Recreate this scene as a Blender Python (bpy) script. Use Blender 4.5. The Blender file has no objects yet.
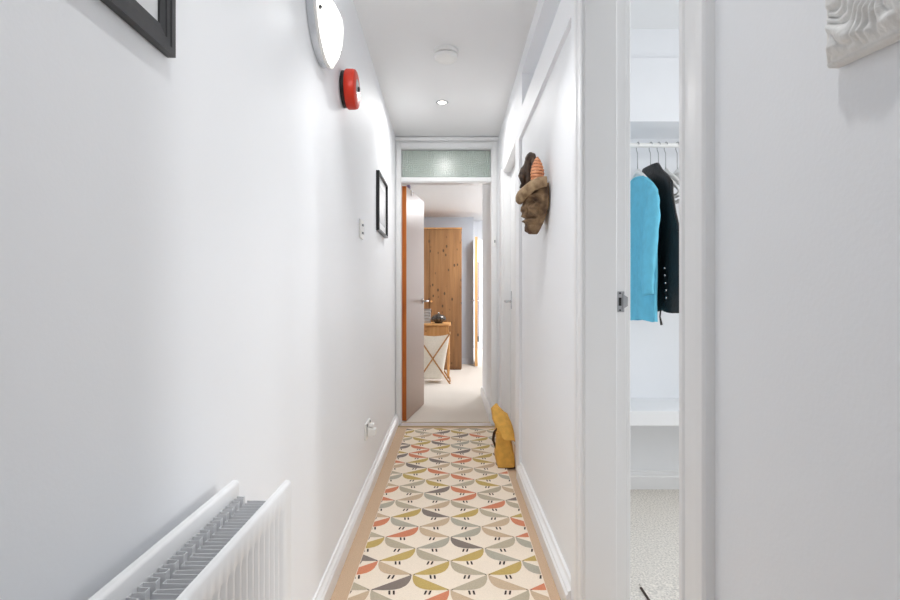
import bpy, bmesh, math, random
from mathutils import Vector, Matrix, noise
R = math.radians
rnd = random.Random(7)
S = bpy.context.scene
COL = S.collection

# ------------------------------------------------------------ camera
F = 520.0            # focal length in pixels of the 900 px wide frame
VX, VY, CZ = 451.0, 300.0, 1.02
cam = bpy.data.cameras.new('camera'); camo = bpy.data.objects.new('camera', cam); COL.objects.link(camo)
cam.sensor_width = 36; cam.lens = 36 * F / 900; cam.clip_start = 0.02
cam.shift_x = -1.0 / 900
camo.location = (0, 0, CZ); camo.rotation_euler = (R(90), 0, 0)
S.camera = camo

# ------------------------------------------------------------ view + world + lights
S.view_settings.view_transform = 'Standard'; S.view_settings.look = 'None'
S.view_settings.gamma = 1.0; S.view_settings.use_curve_mapping = False
S.view_settings.exposure = 0.60
S.cycles.max_bounces = 16; S.cycles.diffuse_bounces = 10; S.cycles.glossy_bounces = 6
S.cycles.transmission_bounces = 8; S.cycles.sample_clamp_indirect = 6
w = bpy.data.worlds.new('world'); S.world = w; w.use_nodes = True
bg = w.node_tree.nodes['Background']
bg.inputs[0].default_value = (0.97, 0.98, 1.0, 1); bg.inputs[1].default_value = 0.28

def area(name, loc, target, sx, sy, power, color=(1, 1, 1), shape='RECTANGLE', spread=180):
    l = bpy.data.lights.new(name, 'AREA'); l.shape = shape; l.size = sx; l.size_y = sy
    l.energy = power; l.color = color; l.spread = R(spread)
    o = bpy.data.objects.new(name, l); COL.objects.link(o); o.location = loc
    d = Vector(target) - Vector(loc); o.rotation_euler = d.to_track_quat('-Z', 'Y').to_euler()
    return o
area('light_closet_window', (2.38, 1.08, 1.25), (0.3, 1.15, 1.0), 0.36, 1.3, 12, (0.99, 0.995, 1))
area('light_closet_side_fill', (2.38, 1.95, 1.15), (0.4, 1.95, 0.9), 0.35, 1.2, 5, (0.99, 0.995, 1))  # added fill for closet and near left wall, no window there
area('light_closet_top_fill', (1.35, 1.32, 2.335), (1.35, 1.32, 0), 0.30, 0.30, 1.6, (1, 0.99, 0.97), 'DISK')  # added fill from above for closet floor and back wall, no fitting
area('light_hall_fill', (0.0, 1.75, 2.352), (0.0, 1.75, 0), 0.06, 0.06, 2.0, (1, 1, 1), 'DISK', 80)  # added overhead fill for rug and lower walls, out of view
area('light_entry_fill', (0.0, 0.45, 2.352), (0.0, 0.45, 0), 0.06, 0.06, 1.35, (1, 1, 1), 'DISK', 100)  # added fill over the near walls, no fitting behind it
area('light_bedroom_window', (-2.55, 6.2, 1.5), (0, 6.2, 1.2), 2.0, 1.4, 9, (0.95, 0.98, 1))
area('light_bedroom_fill', (-1.3, 6.6, 2.32), (-1.3, 6.6, 0), 0.3, 0.3, 5, (1, 1, 1), 'DISK')  # added second bedroom light, unseen, lifts the back wall
area('light_lobby_fill', (0.80, 7.0, 2.32), (0.80, 7.0, 0), 0.3, 0.3, 24, (0.97, 0.98, 1), 'DISK')  # added unseen fill, reaches the wall beside the wardrobe
area('light_next_room_window', (0.7, 10.9, 1.4), (0.6, 8.0, 1.2), 1.0, 1.5, 30)
area('light_behind_camera_fill', (0.0, -1.5, 1.5), (0, 3.5, 1.0), 0.8, 1.6, 0.7, (0.96, 0.98, 1))  # added soft frontal fill behind the camera, not an actual window
area('light_downlight', (-0.06, 3.52, 2.352), (-0.06, 3.52, 0), 0.05, 0.05, 5.2, (1, 0.99, 0.97), 'DISK', 170)

# ------------------------------------------------------------ helpers
def lin(c):
    return tuple((v / 12.92 if v <= 0.04045 else ((v + 0.055) / 1.055) ** 2.4) for v in (x / 255 for x in c))
MATS = {}
def mat(name, rgb, rough=0.6, metal=0.0, nz=0.0, nscale=30, bump=0.0, bscale=60, spec=0.5, emit=None, estr=0, stretch=(1, 1, 1),
        trans=0.0, coat=0.0, rgb2=None):
    m = bpy.data.materials.new(name); m.use_nodes = True
    nt = m.node_tree; b = nt.nodes['Principled BSDF']
    c = lin(rgb); b.inputs['Base Color'].default_value = (*c, 1)
    b.inputs['Roughness'].default_value = rough; b.inputs['Metallic'].default_value = metal
    b.inputs['Specular IOR Level'].default_value = spec
    b.inputs['Transmission Weight'].default_value = trans
    b.inputs['Coat Weight'].default_value = coat
    tc = nt.nodes.new('ShaderNodeTexCoord'); mp = nt.nodes.new('ShaderNodeMapping')
    mp.inputs['Scale'].default_value = stretch
    nt.links.new(tc.outputs['Object'], mp.inputs[0])
    if nz or rgb2:
        n = nt.nodes.new('ShaderNodeTexNoise'); n.inputs['Scale'].default_value = nscale; n.inputs['Detail'].default_value = 5
        nt.links.new(mp.outputs[0], n.inputs['Vector'])
        r = nt.nodes.new('ShaderNodeValToRGB')
        r.color_ramp.elements[0].position = 0.35; r.color_ramp.elements[1].position = 0.65
        lo = lin(rgb2) if rgb2 else tuple(v * (1 - nz) for v in c)
        hi = c if rgb2 else tuple(min(1, v * (1 + nz)) for v in c)
        r.color_ramp.elements[0].color = (*lo, 1); r.color_ramp.elements[1].color = (*hi, 1)
        nt.links.new(n.outputs[0], r.inputs[0]); nt.links.new(r.outputs[0], b.inputs['Base Color'])
    if bump:
        n2 = nt.nodes.new('ShaderNodeTexNoise'); n2.inputs['Scale'].default_value = bscale; n2.inputs['Detail'].default_value = 4
        nt.links.new(mp.outputs[0], n2.inputs['Vector'])
        bp = nt.nodes.new('ShaderNodeBump'); bp.inputs['Strength'].default_value = bump; bp.inputs['Distance'].default_value = 0.004
        nt.links.new(n2.outputs[0], bp.inputs['Height']); nt.links.new(bp.outputs[0], b.inputs['Normal'])
    if emit:
        b.inputs['Emission Color'].default_value = (*lin(emit), 1); b.inputs['Emission Strength'].default_value = estr
    MATS[name] = m
    return m

def wood(name, rgb, dark, knots=True, scale=1.0):
    m = mat(name, rgb, 0.45); nt = m.node_tree; b = nt.nodes['Principled BSDF']
    tc = nt.nodes.new('ShaderNodeTexCoord'); mp = nt.nodes.new('ShaderNodeMapping')
    mp.inputs['Scale'].default_value = (22 * scale, 22 * scale, 1.6 * scale)
    nt.links.new(tc.outputs['Object'], mp.inputs[0])
    n = nt.nodes.new('ShaderNodeTexNoise'); n.inputs['Scale'].default_value = 1.0; n.inputs['Detail'].default_value = 6; n.inputs['Distortion'].default_value = 0.6
    nt.links.new(mp.outputs[0], n.inputs['Vector'])
    r = nt.nodes.new('ShaderNodeValToRGB'); r.color_ramp.elements[0].position = 0.3; r.color_ramp.elements[1].position = 0.7
    r.color_ramp.elements[0].color = (*lin(dark), 1); r.color_ramp.elements[1].color = (*lin(rgb), 1)
    nt.links.new(n.outputs[0], r.inputs[0])
    out = r.outputs[0]
    if knots:
        mp2 = nt.nodes.new('ShaderNodeMapping'); mp2.inputs['Scale'].default_value = (13, 13, 7)
        nt.links.new(tc.outputs['Object'], mp2.inputs[0])
        v = nt.nodes.new('ShaderNodeTexVoronoi'); v.inputs['Scale'].default_value = 1.0
        nt.links.new(mp2.outputs[0], v.inputs['Vector'])
        r2 = nt.nodes.new('ShaderNodeValToRGB')
        r2.color_ramp.elements[0].position = 0.12; r2.color_ramp.elements[0].color = (1, 1, 1, 1)
        r2.color_ramp.elements[1].position = 0.20; r2.color_ramp.elements[1].color = (0, 0, 0, 1)
        nt.links.new(v.outputs['Distance'], r2.inputs[0])
        mx = nt.nodes.new('ShaderNodeMix'); mx.data_type = 'RGBA'
        nt.links.new(r2.outputs[0], mx.inputs['Factor'])
        nt.links.new(out, mx.inputs['A']); mx.inputs['B'].default_value = (*lin(tuple(int(x * 0.55) for x in dark)), 1)
        out = mx.outputs['Result']
    nt.links.new(out, b.inputs['Base Color'])
    return m

def tag(o, label=None, cat=None, group=None, kind=None):
    if label: o['label'] = label
    if cat: o['category'] = cat
    if group: o['group'] = group
    if kind: o['kind'] = kind
    return o
def wloc(o):
    v = Vector((0, 0, 0))
    while o is not None:
        v += o.location; o = o.parent
    return v
def empty(name, loc, label=None, cat=None, group=None, kind=None):
    o = bpy.data.objects.new(name, None); COL.objects.link(o); o.location = loc; o.empty_display_size = 0.05
    return tag(o, label, cat, group, kind)

class MB:
    """collects shapes in world coordinates, then links them as one mesh object"""
    def __init__(s): s.v = []; s.f = []; s.m = []; s.mi = 0
    def add(s, vs, fs):
        k = len(s.v); s.v += [Vector(p) for p in vs]
        s.f += [tuple(i + k for i in f) for f in fs]; s.m += [s.mi] * len(fs); return s
    def box(s, x0, x1, y0, y1, z0, z1, rot=None):
        vs = [(x0, y0, z0), (x1, y0, z0), (x1, y1, z0), (x0, y1, z0), (x0, y0, z1), (x1, y0, z1), (x1, y1, z1), (x0, y1, z1)]
        return s.add(vs, [(0, 3, 2, 1), (4, 5, 6, 7), (0, 1, 5, 4), (1, 2, 6, 5), (2, 3, 7, 6), (3, 0, 4, 7)])
    def prism(s, pts, ext):           # polygon of 3d points extruded along a vector
        n = len(pts); e = Vector(ext)
        vs = [Vector(p) for p in pts] + [Vector(p) + e for p in pts]
        fs = [tuple(range(n - 1, -1, -1)), tuple(range(n, 2 * n))] + [(i, (i + 1) % n, n + (i + 1) % n, n + i) for i in range(n)]
        return s.add(vs, fs)
    def tube(s, pts, rad, n=10, caps=True, closed=False):
        pts = [Vector(p) for p in pts]; m = len(pts)
        rad = rad if isinstance(rad, (list, tuple)) else [rad] * m
        vs = []; up = None
        for i, p in enumerate(pts):
            a = pts[(i - 1) % m] if (i > 0 or closed) else p
            b = pts[(i + 1) % m] if (i < m - 1 or closed) else p
            t = (b - a).normalized()
            if up is None: up = t.orthogonal().normalized()
            up = (up - t * up.dot(t)).normalized(); q = t.cross(up)
            for k in range(n):
                an = 2 * math.pi * k / n
                vs.append(p + (up * math.cos(an) + q * math.sin(an)) * rad[i])
        fs = []
        for i in range(m if closed else m - 1):
            j = (i + 1) % m
            for k in range(n):
                fs.append((i * n + k, i * n + (k + 1) % n, j * n + (k + 1) % n, j * n + k))
        if caps and not closed:
            fs.append(tuple(range(n - 1, -1, -1))); fs.append(tuple(range((m - 1) * n, m * n)))
        return s.add(vs, fs)
    def lathe(s, prof, org, axis='Z', n=40, fn=None):   # prof = [(r, h)...]
        o = Vector(org); A = {'Z': (Vector((1, 0, 0)), Vector((0, 1, 0)), Vector((0, 0, 1))),
                              '+X': (Vector((0, 1, 0)), Vector((0, 0, 1)), Vector((1, 0, 0))),
                              '-X': (Vector((0, 0, 1)), Vector((0, 1, 0)), Vector((-1, 0, 0))),
                              '-Z': (Vector((0, 1, 0)), Vector((1, 0, 0)), Vector((0, 0, -1))),
                              '-Y': (Vector((1, 0, 0)), Vector((0, 0, 1)), Vector((0, -1, 0)))}[axis]
        vs = []; fs = []
        for i, (r, h) in enumerate(prof):
            for k in range(n):
                an = 2 * math.pi * k / n; rr = max(r, 1e-5) * (fn(an, i) if fn else 1)
                vs.append(o + A[0] * rr * math.cos(an) + A[1] * rr * math.sin(an) + A[2] * h)
        for i in range(len(prof) - 1):
            for k in range(n):
                fs.append((i * n + k, i * n + (k + 1) % n, (i + 1) * n + (k + 1) % n, (i + 1) * n + k))
        fs.append(tuple(range(n - 1, -1, -1))); fs.append(tuple(range((len(prof) - 1) * n, len(prof) * n)))
        return s.add(vs, fs)
    def grid(s, nu, nv, fn, closed_u=False):
        vs = [fn(i / (nu if closed_u else nu - 1), j / (nv - 1)) for j in range(nv) for i in range(nu)]
        fs = []
        for j in range(nv - 1):
            for i in range(nu if closed_u else nu - 1):
                k = (i + 1) % nu
                fs.append((j * nu + i, j * nu + k, (j + 1) * nu + k, (j + 1) * nu + i))
        return s.add(vs, fs)
    def build(s, name, m, parent=None, smooth=False, bevel=0, seg=2, label=None, solid=0, weld=False, **kw):
        off = wloc(parent) if parent else (s.org if hasattr(s, 'org') else Vector((0, 0, 0)))
        me = bpy.data.meshes.new(name)
        me.from_pydata([v - off for v in s.v], [], s.f)
        ms = m if isinstance(m, (list, tuple)) else [m]
        for x in ms: me.materials.append(MATS[x] if isinstance(x, str) else x)
        for p, i in zip(me.polygons, s.m): p.material_index = i
        bm = bmesh.new(); bm.from_mesh(me)
        if weld: bmesh.ops.remove_doubles(bm, verts=bm.verts, dist=1e-5)
        bmesh.ops.recalc_face_normals(bm, faces=bm.faces)
        bm.to_mesh(me); bm.free()
        if smooth:
            for p in me.polygons: p.use_smooth = True
        o = bpy.data.objects.new(name, me); COL.objects.link(o)
        if parent: o.parent = parent
        else: o.location = off
        if solid:
            md = o.modifiers.new('solid', 'SOLIDIFY'); md.thickness = solid; md.offset = 0
        if bevel:
            md = o.modifiers.new('bevel', 'BEVEL'); md.width = bevel; md.segments = seg; md.limit_method = 'ANGLE'; md.angle_limit = R(40)
            if not smooth:
                for p in me.polygons: p.use_smooth = True
                md.harden_normals = True
        if smooth == 'auto':
            me.set_sharp_from_angle(angle=R(40))
        if label: o['label'] = label
        return tag(o, **kw) if kw else o
def struct(mb, name, m, parent=None, **k):
    o = mb.build(name, m, parent, **k)
    if not parent: o['kind'] = 'structure'
    return o

# ------------------------------------------------------------ materials
mat('wall_paint', (238, 240, 243), 0.55, bump=0.05, bscale=180)
mat('ceiling_paint', (232, 233, 234), 0.75, bump=0.05, bscale=150)
mat('gloss_white', (236, 237, 238), 0.32)
mat('grey_blue_paint', (200, 207, 216), 0.7)
mat('plain_white', (240, 240, 240), 0.4)
mat('radiator_enamel', (238, 239, 240), 0.35)
mat('radiator_inner', (226, 227, 229), 0.5)
mat('sisal', (204, 176, 148), 0.95, nz=0.16, nscale=420, bump=0.5, bscale=420)
mat('bedroom_carpet', (214, 206, 196), 0.97, nz=0.08, nscale=200, bump=0.5, bscale=300)
mat('closet_carpet', (226, 221, 213), 0.97, nz=0.22, nscale=130, bump=0.8, bscale=160)
mat('rug_cream', (238, 224, 206), 0.95, nz=0.05, nscale=300, bump=0.3, bscale=500)
BIRDS = [('bird_taupe', (132, 120, 112)), ('bird_coral', (209, 133, 100)), ('bird_olive', (192, 166, 100)),
         ('bird_beige', (200, 176, 148)), ('bird_stone', (184, 172, 150)), ('bird_sage', (176, 170, 154))]
for n_, c_ in BIRDS: mat(n_, c_, 0.95, nz=0.08, nscale=300, bump=0.3, bscale=500)
mat('rug_dark', (62, 48, 42), 0.95)
mat('rug_edge', (214, 192, 168), 0.95)
mat('black_frame', (42, 42, 44), 0.35, nz=0.25, nscale=40, stretch=(1, 1, 1))
mat('black_gloss', (24, 24, 26), 0.3)
mat('print_paper', (222, 223, 225), 0.5)
mat('print_photo', (205, 208, 212), 0.25, rgb2=(226, 228, 230), nscale=5)
mat('chrome', (205, 207, 210), 0.18, metal=1.0)
mat('steel', (170, 170, 172), 0.3, metal=1.0)
mat('dark_metal', (70, 70, 72), 0.4, metal=0.7)
mat('brass_strip', (196, 178, 140), 0.4, metal=0.6)
mat('lamp_glass', (250, 250, 246), 0.25, emit=(255, 252, 244), estr=1.3)
mat('downlight_lens', (255, 255, 255), 0.3, emit=(255, 252, 246), estr=5)
mat('bell_red', (208, 44, 12), 0.42)
mat('plastic_black', (22, 22, 22), 0.4)
mat('plastic_white', (240, 240, 238), 0.35)
mat('plastic_grey', (150, 152, 154), 0.4)
mat('door_face', (162, 136, 118), 0.36)
wood('door_edge_wood', (206, 120, 40), (166, 84, 22), knots=False)
wood('pale_edge_wood', (226, 180, 122), (206, 152, 92), knots=False)
wood('knotty_pine', (152, 110, 68), (124, 86, 50))
wood('desk_pine', (208, 158, 100), (182, 128, 72), knots=False)
wood('hamper_wood', (190, 142, 84), (160, 110, 60), knots=False, scale=3)
mat('hamper_cloth', (232, 226, 214), 0.95, nz=0.04, nscale=60, bump=0.2, bscale=300)
mat('bowl_silver', (120, 116, 112), 0.3, metal=0.8, rgb2=(46, 42, 40), nscale=70)
mat('mustard', (220, 168, 76), 0.75, nz=0.1, nscale=30, bump=0.5, bscale=40)
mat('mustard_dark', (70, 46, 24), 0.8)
mat('carved_band', (176, 150, 116), 0.75, rgb2=(128, 102, 74), nscale=34, bump=0.8, bscale=110)
mat('carved_wood', (152, 124, 92), 0.75, rgb2=(84, 62, 44), nscale=28, bump=1.0, bscale=90)
mat('carved_dark', (104, 84, 68), 0.6, rgb2=(54, 42, 36), nscale=34, bump=1.0, bscale=80)
mat('shell_orange', (232, 166, 122), 0.5, rgb2=(206, 128, 84), nscale=40)
mat('shell_groove', (112, 58, 36), 0.7)
mat('plaster', (232, 232, 230), 0.8, bump=0.5, bscale=120)
mat('blue_knit', (112, 200, 228), 0.9, nz=0.05, nscale=30, bump=0.4, bscale=500)
mat('black_leather', (30, 28, 28), 0.36, bump=0.4, bscale=120)
mat('lilac', (176, 158, 190), 0.7)
mat('brown_leather', (120, 60, 44), 0.6)
mat('clear_glass', (230, 236, 238), 0.08, trans=0.55)
# wired glass of the transom: greenish pane with a fine wire grid
def wired_glass():
    m = mat('wired_glass', (206, 226, 218), 0.26, trans=0.7); nt = m.node_tree; b = nt.nodes['Principled BSDF']
    tc = nt.nodes.new('ShaderNodeTexCoord'); sep = nt.nodes.new('ShaderNodeSeparateXYZ')
    nt.links.new(tc.outputs['Object'], sep.inputs[0])
    outs = []
    for ax in ('X', 'Z'):
        mu = nt.nodes.new('ShaderNodeMath'); mu.operation = 'MULTIPLY'; mu.inputs[1].default_value = 1 / 0.0175
        nt.links.new(sep.outputs[ax], mu.inputs[0])
        fr = nt.nodes.new('ShaderNodeMath'); fr.operation = 'FRACT'; nt.links.new(mu.outputs[0], fr.inputs[0])
        lt = nt.nodes.new('ShaderNodeMath'); lt.operation = 'LESS_THAN'; lt.inputs[1].default_value = 0.2
        nt.links.new(fr.outputs[0], lt.inputs[0]); outs.append(lt)
    mx = nt.nodes.new('ShaderNodeMath'); mx.operation = 'MAXIMUM'
    nt.links.new(outs[0].outputs[0], mx.inputs[0]); nt.links.new(outs[1].outputs[0], mx.inputs[1])
    col = nt.nodes.new('ShaderNodeMix'); col.data_type = 'RGBA'
    nt.links.new(mx.outputs[0], col.inputs['Factor'])
    col.inputs['A'].default_value = (*lin((228, 240, 234)), 1); col.inputs['B'].default_value = (*lin((186, 206, 198)), 1)
    nt.links.new(col.outputs['Result'], b.inputs['Base Color'])
wired_glass()

# ------------------------------------------------------------ geometry of the place
H = 2.36
YF = 4.27                       # face of the wall at the end of the hall
def XL(y): return -0.43 - (0.0095 * (y - 1.6) if y > 1.6 else 0)   # left wall bends very slightly
XR = 0.39
Y0 = -1.6

# floors
struct(MB().box(-0.75, 0.53, Y0, 4.19, -0.05, 0), 'floor', 'sisal')
struct(MB().box(-2.6, 1.2, 4.31, 11.0, -0.05, 0), 'floor_bedroom', 'bedroom_carpet')
struct(MB().box(0.53, 2.5, -0.7, 3.0, -0.05, 0), 'floor_closet', 'closet_carpet')
# ceilings
struct(MB().box(-0.75, 0.56, Y0, 4.36, H, H + 0.06), 'ceiling', 'ceiling_paint')
struct(MB().box(-2.6, 1.2, 4.36, 11.0, H - 0.02, H + 0.06), 'ceiling_bedroom', 'ceiling_paint')
struct(MB().box(0.56, 2.5, -0.7, 3.0, H, H + 0.06), 'ceiling_closet', 'ceiling_paint')

# left wall: one slab with a very slight bend
pl = [(XL(Y0), Y0), (XL(1.0), 1.0), (XL(1.6), 1.6), (XL(2.2), 2.2), (XL(YF + 0.09), YF + 0.09), (-0.62, YF + 0.09), (-0.62, Y0)]
struct(MB().prism([(x, y, 0) for x, y in pl], (0, 0, H)), 'wall_left', 'wall_paint')
# skirting profile swept along a wall line; side=+1 when the room lies on +x
SK = [(0, 0), (0.020, 0), (0.020, 0.058), (0.016, 0.064), (0.016, 0.070), (0.009, 0.078), (0.006, 0.088), (0, 0.088)]
def sweep_skirt(mb, path, nrm, prof=SK):
    n = len(prof); vs = []
    for (x, y), (nx, ny) in zip(path, nrm):
        for d, z in prof: vs.append((x + nx * d, y + ny * d, z))
    fs = []
    for i in range(len(path) - 1):
        for k in range(n):
            a = i * n + k; b = i * n + (k + 1) % n
            fs.append((a, b, b + n, a + n))
    fs.append(tuple(range(n))); fs.append(tuple(range((len(path) - 1) * n, len(path) * n)))
    mb.add(vs, fs); return mb
ys = [Y0, 1.6, 2.2, YF - 0.03]
struct(sweep_skirt(MB(), [(XL(y), y) for y in ys], [(1, 0), (1, 0), (1.1, 0), (1.4, 0)]), 'baseboard_left', 'gloss_white')

# right wall with doorway to the closet, a shallow panel recess, a high niche and a door recess
RW = MB()
D0, D1 = 0.818, 1.537            # rough opening of the closet doorway
P0, P1, PZ = 1.69, 2.98, 1.942   # shallow recess
N0, N1, NZ0, NZ1 = 1.72, 2.86, 2.085, 2.27
A0, A1, AZ = 3.13, 3.90, 2.0
XW = 0.505
RW.box(XR, XW, Y0, D0, 0, H)
RW.box(XR, XW, D0, D1, 2.01, H)
RW.box(XR, XW, D1, P0, 0, H)
RW.box(XR + 0.016, XW, P0, P1, 0, PZ)
RW.box(XR, XW, P0, P1, PZ, NZ0)
RW.box(XR, XW, P0, N0, NZ0, NZ1); RW.box(XR, XW, N1, P1, NZ0, NZ1)
RW.box(XR + 0.075, XW, N0, N1, NZ0, NZ1)
RW.box(XR, XW, P0, P1, NZ1, H)
RW.box(XR, XW, P1, A0, 0, H)
RW.box(XR, XW, A0, A1, AZ, H)
RW.box(XR, XW, A1, YF + 0.09, 0, H)
struct(RW, 'wall_right', 'wall_paint')
struct(sweep_skirt(MB(), [(XR + 0.016, P0), (XR + 0.016, P1)], [(-1.6, 0), (-1.6, 0)]), 'baseboard_right', 'gloss_white')
struct(sweep_skirt(MB(), [(XR, Y0), (XR, 0.765)], [(-1, 0), (-1, 0)]), 'baseboard_right_near', 'gloss_white')

# closet doorway lining: near and far jamb, head, stops and architraves
T = MB()
LX0, LX1 = 0.388, 0.512
T.box(LX0, LX1, 1.519, 1.545, 0, 2.005); T.box(LX0, 0.480, 1.507, 1.519, 0, 1.98)       # far lining + stop
T.box(LX0, LX1, 0.812, 0.856, 0, 2.005); T.box(LX0, 0.480, 0.856, 0.868, 0, 1.98)       # near lining + stop
T.box(LX0, LX1, 0.856, 1.519, 1.992, 2.02); T.box(LX0, 0.480, 0.868, 1.507, 1.98, 1.992)
struct(T, 'trim_1', 'gloss_white', bevel=0.0015)
def architrave(y0, y1, z0, z1, x=XR, out=-1):
    mb = MB(); xa = x; d = 0.015 * out
    lo, hi = min(xa, xa + d), max(xa, xa + d)
    mb.box(lo, hi, y0, y1, z0, z1)
    return mb
def stepped(ya, yb, x=XR, z1=2.055):      # ya = edge at the opening, yb = outer edge
    sg = 1 if yb > ya else -1; W_ = abs(yb - ya)
    pf = [(0, 0), (0, -0.010), (0.006, -0.014), (0.016, -0.014), (0.020, -0.011), (W_ - 0.030, -0.013), (W_ - 0.024, -0.018), (W_ - 0.004, -0.018), (W_, -0.014), (W_, 0)]
    return MB().prism([(x + d, ya + sg * t_, 0) for t_, d in pf], (0, 0, z1))
struct(stepped(1.512, 1.577), 'trim_2', 'gloss_white')
struct(stepped(0.863, 0.768), 'trim_3', 'gloss_white')
struct(architrave(0.8635, 1.5115, 1.985, 2.055), 'trim_4', 'gloss_white', bevel=0.003)
# room-side architrave, just seen past the rebate
struct(MB().box(0.5125, 0.5265, 1.524, 1.59, 0, 2.05), 'trim_5', 'gloss_white', bevel=0.003)
# strike plate let into the far rebate
k = empty('strike_plate', (0.50, 1.519, 1.02), 'small steel strike plate and latch keep on the closet door jamb', 'strike plate')
m = MB(); m.box(0.486, 0.506, 1.5165, 1.519, 0.985, 1.045); m.build('plate', 'steel', k, bevel=0.0008)
m = MB(); m.prism([(0.500, 1.5165, 0.993), (0.515, 1.5165, 1.003), (0.515, 1.5165, 1.028), (0.500, 1.5165, 1.038)], (0, -0.004, 0)); m.build('lip', 'steel', k, bevel=0.0008)
m = MB(); m.box(0.489, 0.497, 1.5155, 1.517, 1.003, 1.027); m.build('latch_hole', 'plastic_black', k)
for z in (0.9905, 1.0400):
    MB().lathe([(0.003, 0), (0.003, 0.001), (0.0015, 0.0018)], (0.493, 1.5165, z), '-Y', 12).build('screw', 'dark_metal', k)

# white hall door in its recess (door_2)
dr = empty('door_2', (0.465, 3.5, 0)); dr['kind'] = 'structure'; dr['label'] = 'white painted hall door set back in the right wall'
MB().box(0.445, 0.485, A0 + 0.031, A1 - 0.031, 0.006, 1.968).build('leaf', 'gloss_white', dr, bevel=0.002)
hd = MB(); yh = A1 - 0.075
hd.box(0.441, 0.445, yh - 0.02, yh + 0.02, 0.955, 1.085); hd.tube([(0.445, yh, 1.01), (0.40, yh, 1.01), (0.398, yh - 0.015, 1.01), (0.399, yh - 0.11, 1.008)], 0.009)
hd.build('door_handle', 'chrome', dr, smooth='auto')
t = MB(); t.box(XR - 0.001, XW, A0, A0 + 0.028, 0, 1.972); t.box(XR - 0.001, XW, A1 - 0.028, A1, 0, 1.972); t.box(XR - 0.001, XW, A0, A1, 1.972, AZ)
t.box(0.43, 0.4445, A1 - 0.04, A1 - 0.028, 0, 1.972)
struct(t, 'trim_6', 'gloss_white')
t = MB(); t.box(XR - 0.014, XR, A1 - 0.005, A1 + 0.06, 0, 2.0)
struct(t, 'trim_7', 'gloss_white', bevel=0.003)

# end wall, its frame, the wired glass transom
YB = YF + 0.09
OX0, OX1 = -0.41, 0.329
w_ = MB(); w_.box(-0.60, OX0, YF, YB, 0, H); w_.box(OX1, 0.53, YF, YB, 0, H); w_.box(OX0, OX1, YF, YB, 2.262, H); w_.box(OX0, OX1, YF, YB, 1.985, 2.028)
struct(w_, 'wall_end', 'gloss_white')
t = MB(); t.box(-0.448, OX0 - 0.004, YF - 0.014, YF, 0, 2.31); t.box(OX1 + 0.006, 0.3735, YF - 0.014, YF, 0, 2.31); t.box(OX0 - 0.004, OX1 + 0.006, YF - 0.014, YF, 2.268, 2.31)
t.box(OX0 - 0.004, OX1 + 0.006, YF - 0.010, YF, 1.992, 2.022)
struct(t, 'trim_8', 'gloss_white', bevel=0.003)
t = MB(); t.box(-0.455, 0.388, YF - 0.03, YF - 0.0145, 2.322, 2.348); struct(t, 'trim_9', 'gloss_white', bevel=0.004)
wi = empty('window_1', (-0.04, YF + 0.045, 2.028)); wi['kind'] = 'structure'; wi['label'] = 'greenish wired glass transom above the bedroom doorway'
MB().box(OX0 + 0.001, OX1 - 0.001, YF + 0.04, YF + 0.047, 2.029, 2.261).build('pane', 'wired_glass', wi)
b = MB()
for (x0, x1, z0, z1) in ((OX0, OX0 + 0.006, 2.028, 2.262), (OX1 - 0.006, OX1, 2.028, 2.262), (OX0 + 0.006, OX1 - 0.006, 2.028, 2.034), (OX0 + 0.006, OX1 - 0.006, 2.256, 2.262)):
    b.box(x0, x1, YF + 0.026, YF + 0.039, z0, z1)
b.build('glazing_bead', 'plastic_grey', wi)
# threshold strip
mat('threshold_strip', (196, 188, 186), 0.5)
struct(MB().box(OX0, OX1, 4.19, 4.31, -0.05, 0.004), 'trim_10', 'threshold_strip', bevel=0.002)
t = MB(); t.box(OX0 - 0.02, OX1 + 0.03, 4.175, 4.19, 0, 0.007); t.box(OX0, OX1, 4.31, 4.322, 0, 0.007); struct(t, 'trim_11', 'brass_strip', bevel=0.002)

# open bedroom door
dl = empty('door_1', (-0.40, 4.36, 0)); dl['kind'] = 'structure'; dl['label'] = 'open bedroom door with glossy pale face and orange-brown wooden edge'
p0 = Vector((-0.41, 4.362, 0)); ang = math.atan2(0.71, 0.112); u = Vector((math.cos(ang), math.sin(ang), 0)); nn = Vector((math.sin(ang), -math.cos(ang), 0))
def leaf_pt(a_, b_, z_): return p0 + u * a_ + nn * b_ + Vector((0, 0, z_))
Lw, Lt = 0.715, 0.036
def leaf_box(mb, a0, a1, b0, b1, z0, z1):
    c = [leaf_pt(a0, b0, z0), leaf_pt(a1, b0, z0), leaf_pt(a1, b1, z0), leaf_pt(a0, b1, z0)]
    return mb.prism(c, (0, 0, z1 - z0))
leaf_box(MB(), 0.006, Lw, 0.0, Lt, 0.008, 1.975).build('leaf', 'door_face', dl)
e = MB(); leaf_box(e, 0.0, 0.006, 0, Lt, 0.008, 1.975); e.build('lipping', 'door_edge_wood', dl, label='orange-brown wooden door edge')
hm = MB()
hm.tube([leaf_pt(Lw - 0.06, Lt, 1.01), leaf_pt(Lw - 0.06, Lt + 0.008, 1.01)], 0.026, 20)
hm.tube([leaf_pt(Lw - 0.06, Lt, 1.01), leaf_pt(Lw - 0.06, Lt + 0.05, 1.01), leaf_pt(Lw - 0.075, Lt + 0.055, 1.01), leaf_pt(Lw - 0.18, Lt + 0.052, 1.01)], 0.0095, 12)
hm.build('door_handle', 'steel', dl, smooth='auto')
hk = empty('over_door_hook', leaf_pt(0.2, Lt / 2, 1.975), 'small white hook with lilac cloth hung over the top of the open door', 'hook')
h = MB(); leaf_box(h, 0.185, 0.21, -0.003, Lt + 0.003, 1.976, 1.982); leaf_box(h, 0.185, 0.21, Lt + 0.001, Lt + 0.004, 1.93, 1.982); h.build('hook_band', 'plastic_white', hk)
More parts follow.
